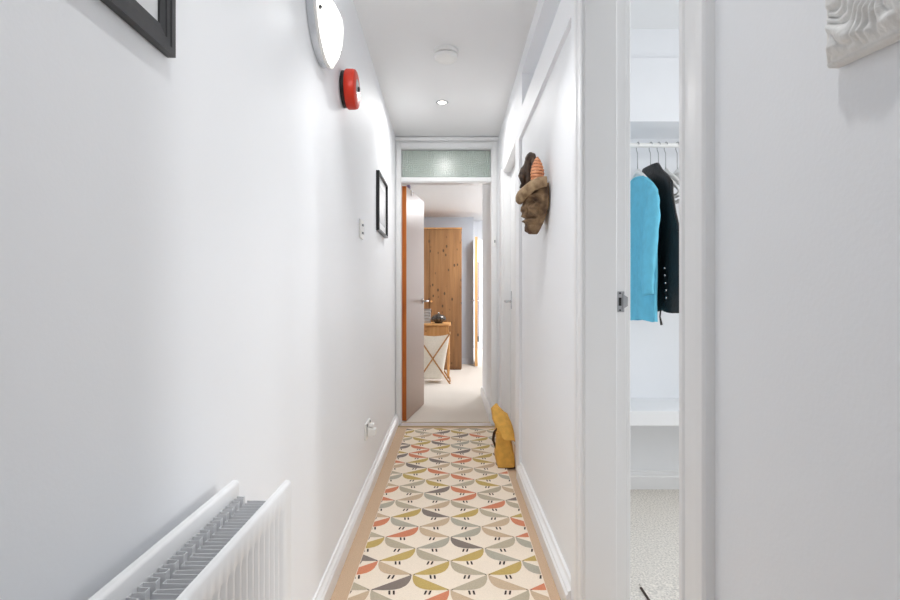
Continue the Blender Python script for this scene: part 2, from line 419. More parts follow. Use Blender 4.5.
h = MB(); leaf_box(h, 0.16, 0.20, -0.004, 0.026, 1.983, 2.022); h.build('cloth', 'lilac', hk, bevel=0.008)

# bedroom walls
XB = 0.34
struct(MB().box(XB, 0.53, YB, 5.64, 0, H), 'wall_bedroom_right', 'wall_paint')
struct(sweep_skirt(MB(), [(XB, YB + 0.01), (XB, 5.64)], [(-1, 0), (-1, 0)]), 'baseboard_bedroom', 'gloss_white')
struct(MB().box(-2.6, 0.36, 8.30, 8.74, 0, H - 0.02), 'wall_bedroom_back', 'grey_blue_paint')
struct(sweep_skirt(MB(), [(-2.5, 8.30), (0.36, 8.30)], [(0, -1), (0, -1)]), 'baseboard_bedroom_back', 'grey_blue_paint')
b = MB(); b.box(-2.7, -2.6, 4.3, 5.2, 0, H); b.box(-2.7, -2.6, 7.2, 8.74, 0, H); b.box(-2.7, -2.6, 5.2, 7.2, 0, 0.8); b.box(-2.7, -2.6, 5.2, 7.2, 2.2, H)
struct(b, 'wall_bedroom_left', 'wall_paint')
struct(MB().box(-2.6, -0.60, YF, YB, 0, H), 'wall_bedroom_front', 'wall_paint')
b = MB(); b.box(0.36, 1.2, 8.66, 8.74, 2.02, H - 0.02); b.box(1.08, 1.2, 8.66, 8.74, 0, 2.02); struct(b, 'wall_bedroom_door', 'wall_paint')
struct(MB().box(1.2, 1.3, 5.64, 11.0, 0, H), 'wall_lobby_right', 'wall_paint')
struct(MB().box(0.53, 1.3, 5.54, 5.64, 0, H), 'wall_lobby_front', 'wall_paint')
b = MB(); b.box(-1.0, 1.2, 11.0, 11.1, 0, H); b.box(-1.0, -0.9, 8.74, 11.0, 0, H); struct(b, 'wall_next_room', 'wall_paint')
struct(sweep_skirt(MB(), [(-0.9, 11.0), (1.2, 11.0)], [(0, -1), (0, -1)]), 'baseboard_next_room', 'gloss_white')
# far door standing open, wooden lipping towards us
d3 = empty('door_3', (0.38, 8.6, 0)); d3['kind'] = 'structure'; d3['label'] = 'far door standing open showing its pale wooden edge'
MB().prism([(0.365, 7.972, 0.008), (0.407, 7.972, 0.008), (0.44, 8.64, 0.008), (0.398, 8.64, 0.008)], (0, 0, 1.98)).build('leaf', 'plain_white', d3)
MB().box(0.365, 0.407, 7.966, 7.972, 0.008, 1.988).build('lipping', 'pale_edge_wood', d3, label='pale wooden door edge')
m = MB(); m.tube([(0.366, 8.03, 1.01), (0.318, 8.03, 1.01), (0.316, 8.13, 1.01)], 0.01); m.tube([(0.407, 8.03, 1.01), (0.455, 8.03, 1.01), (0.457, 8.13, 1.01)], 0.01)
m.build('door_handle', 'chrome', d3, smooth='auto')
st = empty('hanging_belt', (0.43, 8.2, 1.6), 'dark brown leather belt hanging on the far open door', 'belt')
MB().box(0.424, 0.436, 8.20, 8.235, 0.45, 1.62).build('strap', 'brown_leather', st)
MB().box(0.420, 0.440, 8.195, 8.24, 0.36, 0.45).build('buckle', 'dark_metal', st, bevel=0.004)

# closet walls and joinery
b = MB(); b.box(0.52, 2.5, 2.82, 2.92, 0, H); struct(b, 'wall_closet_back', 'wall_paint')
struct(MB().box(2.42, 2.5, -0.7, 2.82, 0, H), 'wall_closet_right', 'wall_paint')
struct(MB().box(0.52, 2.5, -0.8, -0.7, 0, H), 'wall_closet_near', 'wall_paint')
struct(MB().box(1.9, 1.95, 2.3, 2.82, 0, H), 'wall_closet_alcove', 'wall_paint')
struct(sweep_skirt(MB(), [(0.52, 2.82), (1.9, 2.82)], [(0, -1), (0, -1)], [(d, z * 1.12) for d, z in SK]), 'baseboard_closet', 'gloss_white')
b = MB(); b.box(0.52, 1.9, 2.556, 2.82, 1.895, 2.21); b.box(0.52, 1.9, 2.57, 2.82, 2.21, H); b.box(0.52, 1.9, 2.548, 2.556, 1.895, 1.91)
struct(b, 'trim_12', 'wall_paint', label='boxed-in overhead bulkhead above the clothes rail')
sh = MB(); sh.box(0.521, 1.899, 2.50, 2.819, 0.414, 0.486); sh.build('closet_shelf', 'gloss_white', bevel=0.003, cat='shelf')
bpy.data.objects['closet_shelf']['label'] = 'thick white low shelf across the closet alcove under the hanging clothes'
mt = MB(); mt.box(0.675, 1.9, 0.9, 1.865, 0.0, 0.004); mt.build('carpet_mat', 'closet_carpet', cat='mat')
bpy.data.objects['carpet_mat']['label'] = 'flat carpet piece with cut edges on the closet floor inside the doorway'
mt = MB(); mt.box(0.668, 0.675, 0.9, 1.84, 0.0, 0.0045); mt.build('edge_binding', 'rug_dark', bpy.data.objects['carpet_mat'], label='dark bound edge')

# ============================================================ THINGS
# ------------------------------------------------------------ radiator
RY1, RZ0, RZ1, PITCH = 0.955, 0.09, 0.69, 0.0228
RY0 = RY1 - 0.05 - PITCH * 46
rad = empty('radiator', (-0.35, RY1, RZ0), 'white double panel radiator on the left wall with fluted front', 'radiator')
def panel(xi, xo, name, flutes):
    """one pressed panel: xo is the room face, xi the wall face"""
    mb = MB(); yl = [RY0 - 0.05, RY0 - 0.046]
    for i in range(46):
        y = RY0 + i * PITCH
        yl += [y + 0.003, y + 0.0075, y + 0.0145, y + 0.019]
    yl += [RY1 - 0.0035, RY1]
    zl = [(RZ0, -0.004, 0), (RZ0 + 0.004, 0, 0), (RZ0 + 0.032, 0, 0), (RZ0 + 0.042, 0, 1), (RZ1 - 0.042, 0, 1), (RZ1 - 0.032, 0, 0), (RZ1 - 0.005, 0, 0), (RZ1 - 0.001, -0.002, 0), (RZ1, -0.006, 0)]
    nu, nv = len(yl), len(zl)
    vs = []
    for (z, dx, fl) in zl:
        for i, y in enumerate(yl):
            d = dx - (0.004 if i in (0, nu - 1) else 0)
            if flutes and fl and 2 <= i < nu - 2 and (i - 2) % 4 in (1, 2): d -= 0.0055
            vs.append((xo + d, y, z))
    fs = [(j * nu + i, j * nu + i + 1, (j + 1) * nu + i + 1, (j + 1) * nu + i) for j in range(nv - 1) for i in range(nu - 1)]
    mb.add(vs, fs)
    # back face and edges
    k = len(mb.v); mb.v += [Vector((xi, y, z)) for (y, z) in ((yl[0], RZ0), (yl[-1], RZ0), (yl[-1], RZ1), (yl[0], RZ1))]
    mb.f.append((k, k + 1, k + 2, k + 3)); mb.m.append(0)
    top = [(nv - 1) * nu + i for i in range(nu)]; bot = list(range(nu))
    mb.f.append(tuple(top + [k + 2, k + 3])); mb.m.append(0)
    mb.f.append(tuple(bot + [k + 1, k])); mb.m.append(0)
    mb.f.append(tuple([j * nu for j in range(nv)] + [k + 3, k])); mb.m.append(0)
    mb.f.append(tuple([j * nu + nu - 1 for j in range(nv)] + [k + 2, k + 1])); mb.m.append(0)
    o = mb.build(name, 'radiator_enamel', rad, smooth=True)
    o.data.set_sharp_from_angle(angle=R(50))
    return o
panel(-0.3035, -0.2925, 'front_panel', True)
panel(-0.400, -0.3875, 'rear_panel', False)
def fins(x0, x1, name, ztop, phase=0):
    pts = []; y = RY0 - 0.03 + phase
    while y < RY1 - 0.012:
        pts += [(x0, y), (x1, y + 0.002), (x1, y + PITCH * 0.5), (x0, y + PITCH * 0.5 + 0.002)]; y += PITCH
    n = len(pts); vs = [(px_, py_, RZ0 + 0.05) for px_, py_ in pts] + [(px_, py_, ztop) for px_, py_ in pts]
    MB().add(vs, [(i, i + 1, n + i + 1, n + i) for i in range(n - 1)]).build(name, 'radiator_inner', rad, solid=0.0012)
fins(-0.366, -0.308, 'front_convector', RZ1 - 0.030)
fins(-0.386, -0.371, 'rear_convector', RZ1 - 0.024, 0.004)
for z in (RZ0 + 0.12, RZ1 - 0.12):
    for y in (RY1 - 0.15, RY0 + 0.15):
        MB().box(-0.429, -0.4015, y - 0.02, y + 0.02, z - 0.05, z + 0.05).build('wall_bracket', 'steel', rad)
m = MB(); m.tube([(-0.375, RY1 - 0.03, RZ0 + 0.03), (-0.375, RY1 - 0.03, 0.05), (-0.375, RY1 - 0.03, 0.001)], 0.008); m.build('supply_pipe', 'radiator_enamel', rad, smooth='auto')

# ------------------------------------------------------------ large dark frame at the upper left
def frame_on_wall(name, xw, y0, y1, z0, z1, depth, width, m_fr, m_pic, label, cat, mount=0.0, steps=((0, 1.0), (0.3, 1.0), (0.34, 0.86), (0.6, 0.86), (0.64, 0.72), (1, 0.62))):
    r = empty(name, (xw, (y0 + y1) / 2, z0), label, cat)
    # moulding profile: fraction across width (from outside in) -> height off the wall
    prof = [(0.0, 0.0)] + [(a * width, b_ * depth) for a, b_ in steps] + [(width, 0.001)]
    cor = [(y0, z0, 1, 1), (y1, z0, -1, 1), (y1, z1, -1, -1), (y0, z1, 1, -1)]
    vs = []
    for (y, z, sy, sz) in cor:
        for t_, d in prof: vs.append((xw + 0.0015 + d, y + sy * t_, z + sz * t_))
    n = len(prof); fs = []
    for i in range(4):
        j = (i + 1) % 4
        for k in range(n): fs.append((i * n + k, i * n + (k + 1) % n, j * n + (k + 1) % n, j * n + k))
    MB().add(vs, fs).build('moulding', m_fr, r)
    i0 = width - 0.003
    MB().box(xw + 0.0015, xw + 0.0015 + depth * 0.35, y0 + i0, y1 - i0, z0 + i0, z1 - i0).build('mount_board', 'print_paper', r)
    if mount:
        i1 = width + mount
        MB().box(xw + 0.002 + depth * 0.35, xw + 0.0024 + depth * 0.35, y0 + i1, y1 - i1, z0 + i1, z1 - i1).build('print', m_pic, r)
    return r
frame_on_wall('picture_frame', -0.43, 0.10, 0.786, 1.386, 1.90, 0.0125, 0.034, 'black_frame', 'print_photo',
              'large picture in stepped dark grey frame high on the near left wall', 'picture', 0.12)
frame_on_wall('picture_frame', XL(3.28) - 0.0015, 3.08, 3.50, 1.435, 1.790, 0.022, 0.012, 'black_gloss', 'print_photo',
              'small black framed picture with white mount near the end doorway', 'picture', 0.05,
              steps=((0, 1.0), (0.9, 1.0), (1, 0.5)))

# ------------------------------------------------------------ domed wall light
LY, LZ, LW, LD, LH = 1.685, 1.945, 0.148, 0.038, 0.155
wl = empty('wall_light', (-0.43, LY, LZ), 'lit white half-bowl glass wall light above the red bell', 'wall light')
def bowlpt(a_, t_, k=1.0, x0=-0.400):
    an = (a_ - 0.5) * math.pi; el = t_ * math.pi / 2           # half bowl: round in plan, closing to a point below
    r_ = math.cos(el) ** 1.25 if t_ < 1 else 0.0
    return (x0 + LD * k * r_ * math.cos(an), LY + LW * k * r_ * math.sin(an), LZ - LH * k * math.sin(el))
mb = MB(); mb.grid(49, 25, bowlpt)
mb.build('glass_shade', 'lamp_glass', wl, smooth=True, solid=0.004, label='glowing white half-bowl glass')
bk = [(LY + LW * 1.06 * math.cos(R(180 + 180 * i / 32)), LZ + 0.004 + LH * 1.06 * math.sin(R(180 + 180 * i / 32))) for i in range(33)]
mb = MB(); mb.prism([(-0.4295, y, z) for y, z in bk], (0.024, 0, 0)); mb.build('back_plate', 'chrome', wl, bevel=0.002)
mb = MB(); mb.tube([(-0.403, LY + (y - LY) * 0.985, LZ + (z - LZ) * 0.985) for y, z in bk], 0.0055, 10); mb.build('edge_trim', 'plastic_white', wl, smooth=True, label='white trim along the glass edge')
mb = MB(); mb.tube([(-0.400 + LD * math.cos(R(-90 + 180 * i / 32)), LY + LW * math.sin(R(-90 + 180 * i / 32)), LZ) for i in range(33)], 0.003, 8); mb.build('rim', 'plastic_white', wl, smooth=True)
for an in (-76, 76):
    mb = MB(); c = Vector(bowlpt(0.5 + an / 180, 0.22)); mb.tube([c, c + Vector((0.004, 0.007 * (1 if an > 0 else -1), 0))], 0.005, 12); mb.build('screw', 'dark_metal', wl, smooth='auto')
lp_ = bpy.data.lights.new('wall_light_bulb', 'POINT'); lp_.energy = 3.2; lp_.shadow_soft_size = 0.03; lp_.color = (0.97, 0.99, 1.0)
lo_ = bpy.data.objects.new('wall_light_bulb', lp_); COL.objects.link(lo_); lo_.location = (-0.37, LY, LZ - 0.01)

# ------------------------------------------------------------ fire alarm bell
BY, BZ, BR = 2.085, 1.864, 0.077
XBW = XL(BY)
be = empty('alarm_bell', (XBW, BY, BZ), 'round red fire alarm bell with black back on the left wall', 'alarm bell')
MB().lathe([(BR * 0.80, 0.001), (BR * 0.92, 0.003), (BR * 0.92, 0.016), (BR * 0.7, 0.017)], (XBW, BY, BZ), '+X', 48).build('back_box', 'plastic_black', be, smooth='auto')
MB().lathe([(BR * 0.5, 0.018), (BR * 0.97, 0.018), (BR, 0.022), (BR * 0.995, 0.046), (BR * 0.96, 0.055), (BR * 0.88, 0.059), (BR * 0.45, 0.061), (0.0, 0.062)], (XBW, BY, BZ), '+X', 56).build('gong', 'bell_red', be, smooth='auto')
MB().lathe([(BR * 0.50, 0.0605), (BR * 0.48, 0.0622), (BR * 0.2, 0.0635), (0, 0.064)], (XBW, BY, BZ), '+X', 40).build('face_disc', 'steel', be, smooth='auto', label='pale metal disc on the bell front')
MB().lathe([(0.010, 0.063), (0.010, 0.068), (0.004, 0.070)], (XBW, BY, BZ), '+X', 16).build('center_bolt', 'dark_metal', be, smooth='auto')

# ------------------------------------------------------------ switch and socket on the left wall
def plate(mb, xw, y, z, wy, hz, d=0.009):
    return mb.box(xw + 0.0005, xw + d, y - wy / 2, y + wy / 2, z - hz / 2, z + hz / 2)
yS = 2.52; xs = XL(yS)
sw = empty('light_switch', (xs, yS, 1.363), 'white two-button wall switch on the left wall beside the small picture', 'light switch')
plate(MB(), xs, yS, 1.363, 0.086, 0.092).build('plate', 'plastic_white', sw, bevel=0.003)
for z in (1.382, 1.344):
    MB().box(xs + 0.0092, xs + 0.016, yS - 0.010, yS + 0.010, z - 0.005, z + 0.005).build('rocker', 'plastic_grey', sw, bevel=0.002)
yP = 2.72; xp = XL(yP)
so = empty('power_socket', (xp, yP, 0.345), 'white double power socket low on the left wall above the skirting', 'power socket')
plate(MB(), xp, yP, 0.345, 0.146, 0.086).build('plate', 'plastic_white', so, bevel=0.003)
for dy in (-0.045, 0.045):
    MB().box(xp + 0.0092, xp + 0.013, yP + dy - 0.006, yP + dy + 0.006, 0.368, 0.382).build('rocker', 'plastic_grey', so, bevel=0.001)
pg = empty('plug_adapter', (xp + 0.01, yP - 0.035, 0.34), 'white plug pushed into the low wall socket', 'plug')
MB().prism([(xp + 0.0135, yP - 0.062, 0.318), (xp + 0.055, yP - 0.062, 0.328), (xp + 0.055, yP - 0.062, 0.358), (xp + 0.0135, yP - 0.062, 0.366)], (0, 0.05, 0)).build('body', 'plastic_white', pg, bevel=0.004)
MB().box(xp + 0.020, xp + 0.045, yP - 0.055, yP - 0.02, 0.3665, 0.385).build('cap', 'plastic_white', pg, bevel=0.004)

# ------------------------------------------------------------ things on the ceiling
sd = empty('smoke_detector', (-0.02, 2.79, H), 'round white smoke detector on the hall ceiling', 'smoke detector')
MB().lathe([(0.062, 0.0005), (0.064, 0.004), (0.064, 0.020), (0.058, 0.0225), (0.02, 0.0225)], (-0.027, 2.79, H), '-Z', 48).build('base', 'plastic_white', sd, smooth='auto')
MB().lathe([(0.050, 0.0225), (0.050, 0.028), (0.03, 0.028)], (-0.027, 2.79, H), '-Z', 48).build('vent_ring', 'plastic_grey', sd, smooth='auto', label='grey vent gap around the detector')
MB().lathe([(0.058, 0.028), (0.062, 0.030), (0.060, 0.046), (0.050, 0.054), (0.03, 0.056), (0, 0.057)], (-0.027, 2.79, H), '-Z', 48).build('cover', 'plastic_white', sd, smooth='auto')
dn = empty('downlight', (-0.06, 3.52, H), 'small recessed downlight with chrome ring on the hall ceiling', 'downlight')
MB().lathe([(0.040, 0.0005), (0.041, 0.003), (0.034, 0.006), (0.028, 0.004), (0.028, 0.0005)], (-0.06, 3.52, H), '-Z', 40).build('ring', 'chrome', dn, smooth='auto')
MB().lathe([(0.0275, 0.0005), (0.0275, 0.003), (0.0, 0.0045)], (-0.06, 3.52, H), '-Z', 32).build('lens', 'downlight_lens', dn, smooth='auto', label='glowing white lens')
s2 = empty('light_switch', (0.356, YF - 0.014, 1.50), 'narrow white switch on the end doorway frame beside the right wall', 'light switch')
MB().box(0.345, 0.370, YF - 0.024, YF - 0.0145, 1.455, 1.542).build('plate', 'plastic_white', s2, bevel=0.003)
MB().box(0.352, 0.363, YF - 0.0285, YF - 0.0243, 1.488, 1.510).build('rocker', 'plastic_grey', s2, bevel=0.001)

# ------------------------------------------------------------ runner rug with bird pattern
rug = empty('runner_rug', (0, 2.3, 0), 'long cream runner rug woven with rows of coloured birds', 'rug')
RX0, RX1, RYA, RYB, RZ = -0.352, 0.336, 0.45, 4.10, 0.008
MB().box(RX0, RX1, RYA, RYB, 0.0005, RZ).build('pile', 'rug_cream', rug, bevel=0.002)
bp_ = MB()
WB, HB = 0.277, 0.1013
body = [(0.015, 0.02), (0.02, 0.30), (0.06, 0.55), (0.13, 0.75), (0.24, 0.90), (0.38, 0.985), (0.52, 1.02), (0.68, 1.03), (1.0, 1.0)]
def clip(poly):
    for ax, lim, sg in ((0, RX0 + 0.003, 1), (0, RX1 - 0.003, -1), (1, RYA + 0.003, 1), (1, RYB - 0.003, -1)):
        out = []
        for i in range(len(poly)):
            a_, b_ = poly[i], poly[(i + 1) % len(poly)]
            ia, ib = (a_[ax] - lim) * sg >= 0, (b_[ax] - lim) * sg >= 0
            if ia: out.append(a_)
            if ia != ib:
                t_ = (lim - a_[ax]) / (b_[ax] - a_[ax]); out.append((a_[0] + (b_[0] - a_[0]) * t_, a_[1] + (b_[1] - a_[1]) * t_))
        poly = out
        if len(poly) < 3: return None
    return poly
def ink(poly, mi, z):
    poly = clip(poly)
    if poly: bp_.mi = mi; bp_.add([(x, y, z) for x, y in poly], [tuple(range(len(poly)))])
prev = {}
for row in range(-15, 22):
    yv = 2.018 + row * HB
    for c in range(-3, 4):
        xv = -0.004 + c * WB + (WB / 2 if row % 2 else 0)
        for sgn in (-1, 1):
            ci = rnd.choice([0, 1, 1, 2, 2, 3, 3, 4, 4, 5, 5])
            while ci == prev.get('l'): ci = rnd.randrange(6)
            prev['l'] = ci
            ink([(xv + sgn * p * WB / 2, yv - q * HB) for p, q in body], ci, RZ + 0.0004)
            for uu in (0.41, 0.52):
                a0 = (xv + sgn * (uu) * WB / 2, yv - 1.05 * HB)
                ink([(a0[0] - 0.0035, a0[1]), (a0[0] + 0.0035, a0[1]), (a0[0] + 0.0025 - sgn * 0.004, a0[1] - 0.025), (a0[0] - 0.0045 - sgn * 0.004, a0[1] - 0.025)], 6, RZ + 0.0006)
            ink([(xv + sgn * 0.002, yv - 0.006), (xv + sgn * 0.011, yv - 0.002), (xv + sgn * 0.010, yv + 0.004)], 6, RZ + 0.0007)
bp_.build('bird_pattern', [n_ for n_, _ in BIRDS] + ['rug_dark'], rug, label='woven birds in taupe, coral, olive, beige and sage')

# ------------------------------------------------------------ mustard fabric bag by the hall door
bg_ = empty('fabric_bag', (0.34, 3.2, 0), 'mustard yellow fabric bag slumped on the floor against the right wall', 'bag')
def bagpt(a_, t_):
    # a_: around, t_: height 0..1
    z = 0.012 + 0.20 * t_
    cx, cy = 0.333 - 0.012 * t_, 3.21 + 0.02 * t_
    hx, hy = 0.052 - 0.004 * t_ + 0.006 * math.sin(t_ * 6), 0.085 - 0.012 * t_
    an = a_ * 2 * math.pi; c_, s_ = math.cos(an), math.sin(an); e_ = 0.35
    x = cx + hx * math.copysign(abs(c_) ** e_, c_); y = cy + hy * math.copysign(abs(s_) ** e_, s_)
    n_ = noise.noise(Vector((x * 25, y * 25, z * 14))) * 0.006
    return (min(x + n_, 0.387), y + n_, max(z, 0.011) )
mb = MB(); mb.grid(40, 14, bagpt, closed_u=True)
mb.f.append(tuple(range(39, -1, -1))); mb.m.append(0); mb.f.append(tuple(range(13 * 40, 14 * 40))); mb.m.append(0)
mb.build('body', 'mustard', bg_, smooth='auto')
def flappt(a_, t_):
    # the upper part flops forward and away: a pinched pillow
    path = [Vector((0.345, 3.20, 0.175)), Vector((0.325, 3.24, 0.245)), Vector((0.305, 3.30, 0.315)), Vector((0.292, 3.335, 0.355))]
    f = t_ * 3; i = min(2, int(f)); p = path[i].lerp(path[i + 1], f - i)
    wx = (0.054, 0.062, 0.050, 0.006); wy = (0.075, 0.065, 0.045, 0.008)
    hx = wx[i] + (wx[i + 1] - wx[i]) * (f - i); hy = wy[i] + (wy[i + 1] - wy[i]) * (f - i)
    an = a_ * 2 * math.pi; c_, s_ = math.cos(an), math.sin(an); e_ = 0.6
    q = p + Vector((hx * math.copysign(abs(c_) ** e_, c_), hy * math.copysign(abs(s_) ** e_, s_), -0.35 * hx * c_))
    n_ = noise.noise(q * 22) * 0.007
    return (min(q.x + n_, 0.387), q.y + n_, q.z + n_)
mb = MB(); mb.grid(36, 16, flappt, closed_u=True); mb.f.append(tuple(range(15 * 36, 16 * 36))); mb.m.append(0)
mb.build('folded_top', 'mustard', bg_, smooth=True)
MB().tube([(0.284, 3.18, 0.235), (0.268, 3.22, 0.20), (0.262, 3.24, 0.15), (0.278, 3.22, 0.10)], [0.006, 0.009, 0.009, 0.004], 8).build('handle_loop', 'mustard_dark', bg_, smooth=True, label='dark brown handle')
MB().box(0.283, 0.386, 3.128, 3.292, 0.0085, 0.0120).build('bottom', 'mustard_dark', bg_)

# ------------------------------------------------------------ carved mask on the right wall
mk = empty('carved_mask', (0.405, 2.2, 1.47), 'carved brown wooden wall mask wearing an orange ribbed shell on its brim', 'mask')
MX, MY = 0.404, 2.205
def interp(tab, z):
    for i in range(len(tab) - 1):
        if z <= tab[i + 1][0]:
            f = (z - tab[i][0]) / (tab[i + 1][0] - tab[i][0]); f = max(0, f)
            return [a_ + (b_ - a_) * f for a_, b_ in zip(tab[i][1:], tab[i + 1][1:])]
    return tab[-1][1:]
FT = [(1.300, 0.012, 0.040, 0.034), (1.315, 0.026, 0.056, 0.028), (1.345, 0.044, 0.070, 0.018), (1.385, 0.064, 0.082, 0.008), (1.43, 0.082, 0.094, 0.0), (1.48, 0.090, 0.092, 0.0), (1.52, 0.088, 0.080, 0.0), (1.55, 0.082, 0.060, 0.0)]
def facept(a_, t_):
    z = 1.300 + 0.25 * t_; hw, dp, bk_ = interp(FT, z)
    an = -math.pi / 2 + a_ * math.pi      # -90 deg = near side, 0 = out from wall
    dg = math.degrees(an)
    y = hw * math.sin(an); x = 0.004 + bk_ + dp * max(0.0, math.cos(an)) ** 0.7
    def g(a0, z0, sa, sz): return math.exp(-((dg - a0) / sa) ** 2 - ((z - z0) / sz) ** 2)
    d = 0
    for sg in (-1, 1):
        d += -0.034 * g(sg * 50, 1.462, 15, 0.014)            # eye sockets
        d += 0.020 * g(sg * 50, 1.461, 6, 0.006)              # eyes
        d += 0.018 * g(sg * 48, 1.490, 24, 0.008)             # brow
        d += 0.016 * g(sg * 55, 1.425, 15, 0.012)             # cheek
        d += -0.016 * g(sg * 72, 1.43, 6, 0.030)
        d += -0.012 * g(sg * 30, 1.41, 5, 0.022)              # crease beside the nose
    d += 0.010 * g(0, 1.43, 14, 0.026)                        # nose
    d += -0.020 * (g(-48, 1.380, 20, 0.006) + g(48, 1.380, 20, 0.006)) - 0.004 * g(0, 1.38, 20, 0.006) + 0.010 * g(0, 1.393, 44, 0.006) + 0.012 * g(0, 1.366, 40, 0.006)   # mouth and lips
    d += -0.008 * (g(-50, 1.345, 20, 0.005) + g(50, 1.345, 20, 0.005))
    d += noise.noise(Vector((y * 70, x * 70, z * 60))) * 0.005 + noise.noise(Vector((y * 22, x * 22, z * 18 + 5))) * 0.004
    k = min(1.0, math.cos(an) * 4) if math.cos(an) > 0 else 0
    nx, ny = math.cos(an), math.sin(an)
    return (min(0.4055, MX - x - d * k * nx), MY + y + d * k * ny, 1.30 + (z - 1.30) * 0.80)
mb = MB(); mb.grid(130, 110, facept)
for j_ in range(109): mb.f.append((j_ * 130, j_ * 130 + 129, (j_ + 1) * 130 + 129, (j_ + 1) * 130)); mb.m.append(0)
mb.build('face', 'carved_wood', mk, smooth=True)
# brim: a rolled band sloping out and down from the wall
bpts = []; brr = []
for i in range(49):
    an = -math.pi / 2 + i / 48 * math.pi
    o_ = math.cos(an)
    bpts.append((MX - 0.018 - 0.092 * o_, MY + 0.108 * math.sin(an), 1.497 - 0.044 * o_ ** 2.2))
    brr.append(0.0165 + 0.003 * o_)
mb = MB(); mb.tube(bpts, brr, 18)
for i, v in enumerate(mb.v):
    c_ = Vector(bpts[min(48, i // 18)]); dlt = v - c_
    v.z = c_.z + dlt.z * 1.35; n_ = noise.noise(v * 60) * 0.003; v += Vector((-abs(n_), n_, n_)); v.x = min(v.x, 0.4055)
mb.build('brim', 'carved_band', mk, smooth=True)
# orange ribbed shell standing on the near side of the brim
sc_ = Vector((0.356, 2.145, 1.508)); sh_ = 0.104
def shellpt(a_, t_):
    an = a_ * 2 * math.pi
    prof_ = math.sin(math.pi * min(1, 0.30 + 0.70 * t_)) ** 0.72 * 0.030 if t_ < 1 else 0.0005
    rib = 0.90 + 0.13 * abs(math.sin(t_ * 7.5 * math.pi + 0.5 * math.cos(an)))
    r_ = max(prof_ * rib, 0.0006)
    return (sc_.x + r_ * math.cos(an) * 0.95, sc_.y + r_ * math.sin(an) * 0.8, sc_.z + sh_ * t_)
mb = MB(); mb.grid(36, 90, shellpt, closed_u=True)
for fi, f in enumerate(mb.f):
    t_ = (f[0] // 36 + 0.5) / 89; an = (f[0] % 36) / 36 * 2 * math.pi
    mb.m[fi] = 1 if abs(math.sin(t_ * 7.5 * math.pi + 0.5 * math.cos(an))) < 0.24 else 0
mb.build('ribbed_shell', ['shell_orange', 'shell_groove'], mk, smooth=True, label='orange ribbed shell')
# dark carved figure beside it
fig = [(0.012, 0.0), (0.030, 0.012), (0.034, 0.040), (0.031, 0.075), (0.026, 0.105), (0.022, 0.128), (0.019, 0.140), (0.026, 0.155), (0.029, 0.172), (0.024, 0.188), (0.012, 0.200), (0.0, 0.203)]
mb = MB(); mb.lathe([(r_ * 0.85, h_ * 0.80) for r_, h_ in fig], (0.315, 2.20, 1.488), 'Z', 28)
for v in mb.v:
    t_ = (v.z - 1.488) / 0.163
    v.x += 0.022 * t_ + 0.006 * math.sin(t_ * 9); v.y += 0.02 * t_
    n_ = noise.noise(v * 45) * 0.011; v += Vector((n_, n_ * 0.7, n_ * 0.6))
mb.build('carved_figure', 'carved_dark', mk, smooth=True, label='dark carved wooden figure')
mb = MB(); mb.tube([(0.306, 2.180, 1.505), (0.294, 2.174, 1.540), (0.299, 2.170, 1.572)], [0.010, 0.014, 0.007], 10)
mb.tube([(0.345, 2.195, 1.515), (0.350, 2.195, 1.56), (0.347, 2.20, 1.605), (0.342, 2.205, 1.632)], [0.013, 0.014, 0.011, 0.004], 10)
mb.build('carved_wing', 'carved_dark', mk, smooth=True)

# ------------------------------------------------------------ plaster relief on the near right wall
rl = empty('plaster_relief', (XR, 0.51, 1.248), 'white plaster relief plaque with carved leaves on the near right wall', 'wall plaque')
tilt = R(6)
def rp(a_, b_, d_):    # a_ towards the camera along the wall, b_ up, d_ off the wall
    y = -a_ * math.cos(tilt) - b_ * math.sin(tilt) * 0; z = b_ * math.cos(tilt) - a_ * math.sin(tilt)
    return (XR - 0.001 - d_, 0.521 + y, 1.251 + z)
Wp, Hp = 0.30, 0.36
m = MB(); m.prism([rp(0, 0, 0), rp(Wp, 0, 0), rp(Wp, Hp, 0), rp(0, Hp, 0)], (-0.014, 0, 0)); m.build('backing_slab', 'plaster', rl, bevel=0.003)
def leafh(a_, b_):
    # curling leaves whose veins sweep round and up out of the lower corner
    v = Vector((a_ * 26, b_ * 26, 0)); wv = noise.noise(v) * 0.010
    best = 0
    for (ca, cb, R_, ph, tw) in ((0.062, 0.066, 0.082, 0.6, 9.0), (0.205, 0.085, 0.085, 2.4, -9.0), (0.10, 0.255, 0.095, 1.3, -4.0), (0.225, 0.245, 0.085, 0.2, 4.0)):
        da, db = a_ - ca + wv, b_ - cb + wv
        r = math.hypot(da, db); th = math.atan2(db, da)
        rr = R_ * (0.95 + 0.07 * math.cos(11 * th + ph))
        if r < rr:
            e_ = min(1.0, (rr - r) * 160)
            q = th + tw * r + 0.5 * noise.noise(v * 1.3)                     # veins sweep in spirals
            vein = abs(math.sin(11 * q)) ** 0.7
            lobe = 0.5 + 0.5 * math.cos(4.5 * q + ph)
            ring = 0.5 + 0.5 * math.sin(r * 260 + 3 * noise.noise(v * 0.8))
            best = max(best, e_ * (0.002 + 0.0048 * vein + 0.0022 * lobe + 0.0026 * ring))
    h = 0.001 + best + 0.0012 * noise.noise(v * 5)
    m_ = min(a_, b_, Wp - a_, Hp - b_)
    return max(0.0003, h * min(1.0, max(0.0, m_ - 0.004) * 90))
mb = MB(); mb.grid(230, 250, lambda a_, b_: rp(0.003 + a_ * (Wp - 0.006), 0.003 + b_ * (Hp - 0.006), 0.0142 + leafh(0.003 + a_ * (Wp - 0.006), 0.003 + b_ * (Hp - 0.006))))
mb.build('leaf_carving', 'plaster', rl, smooth=True)

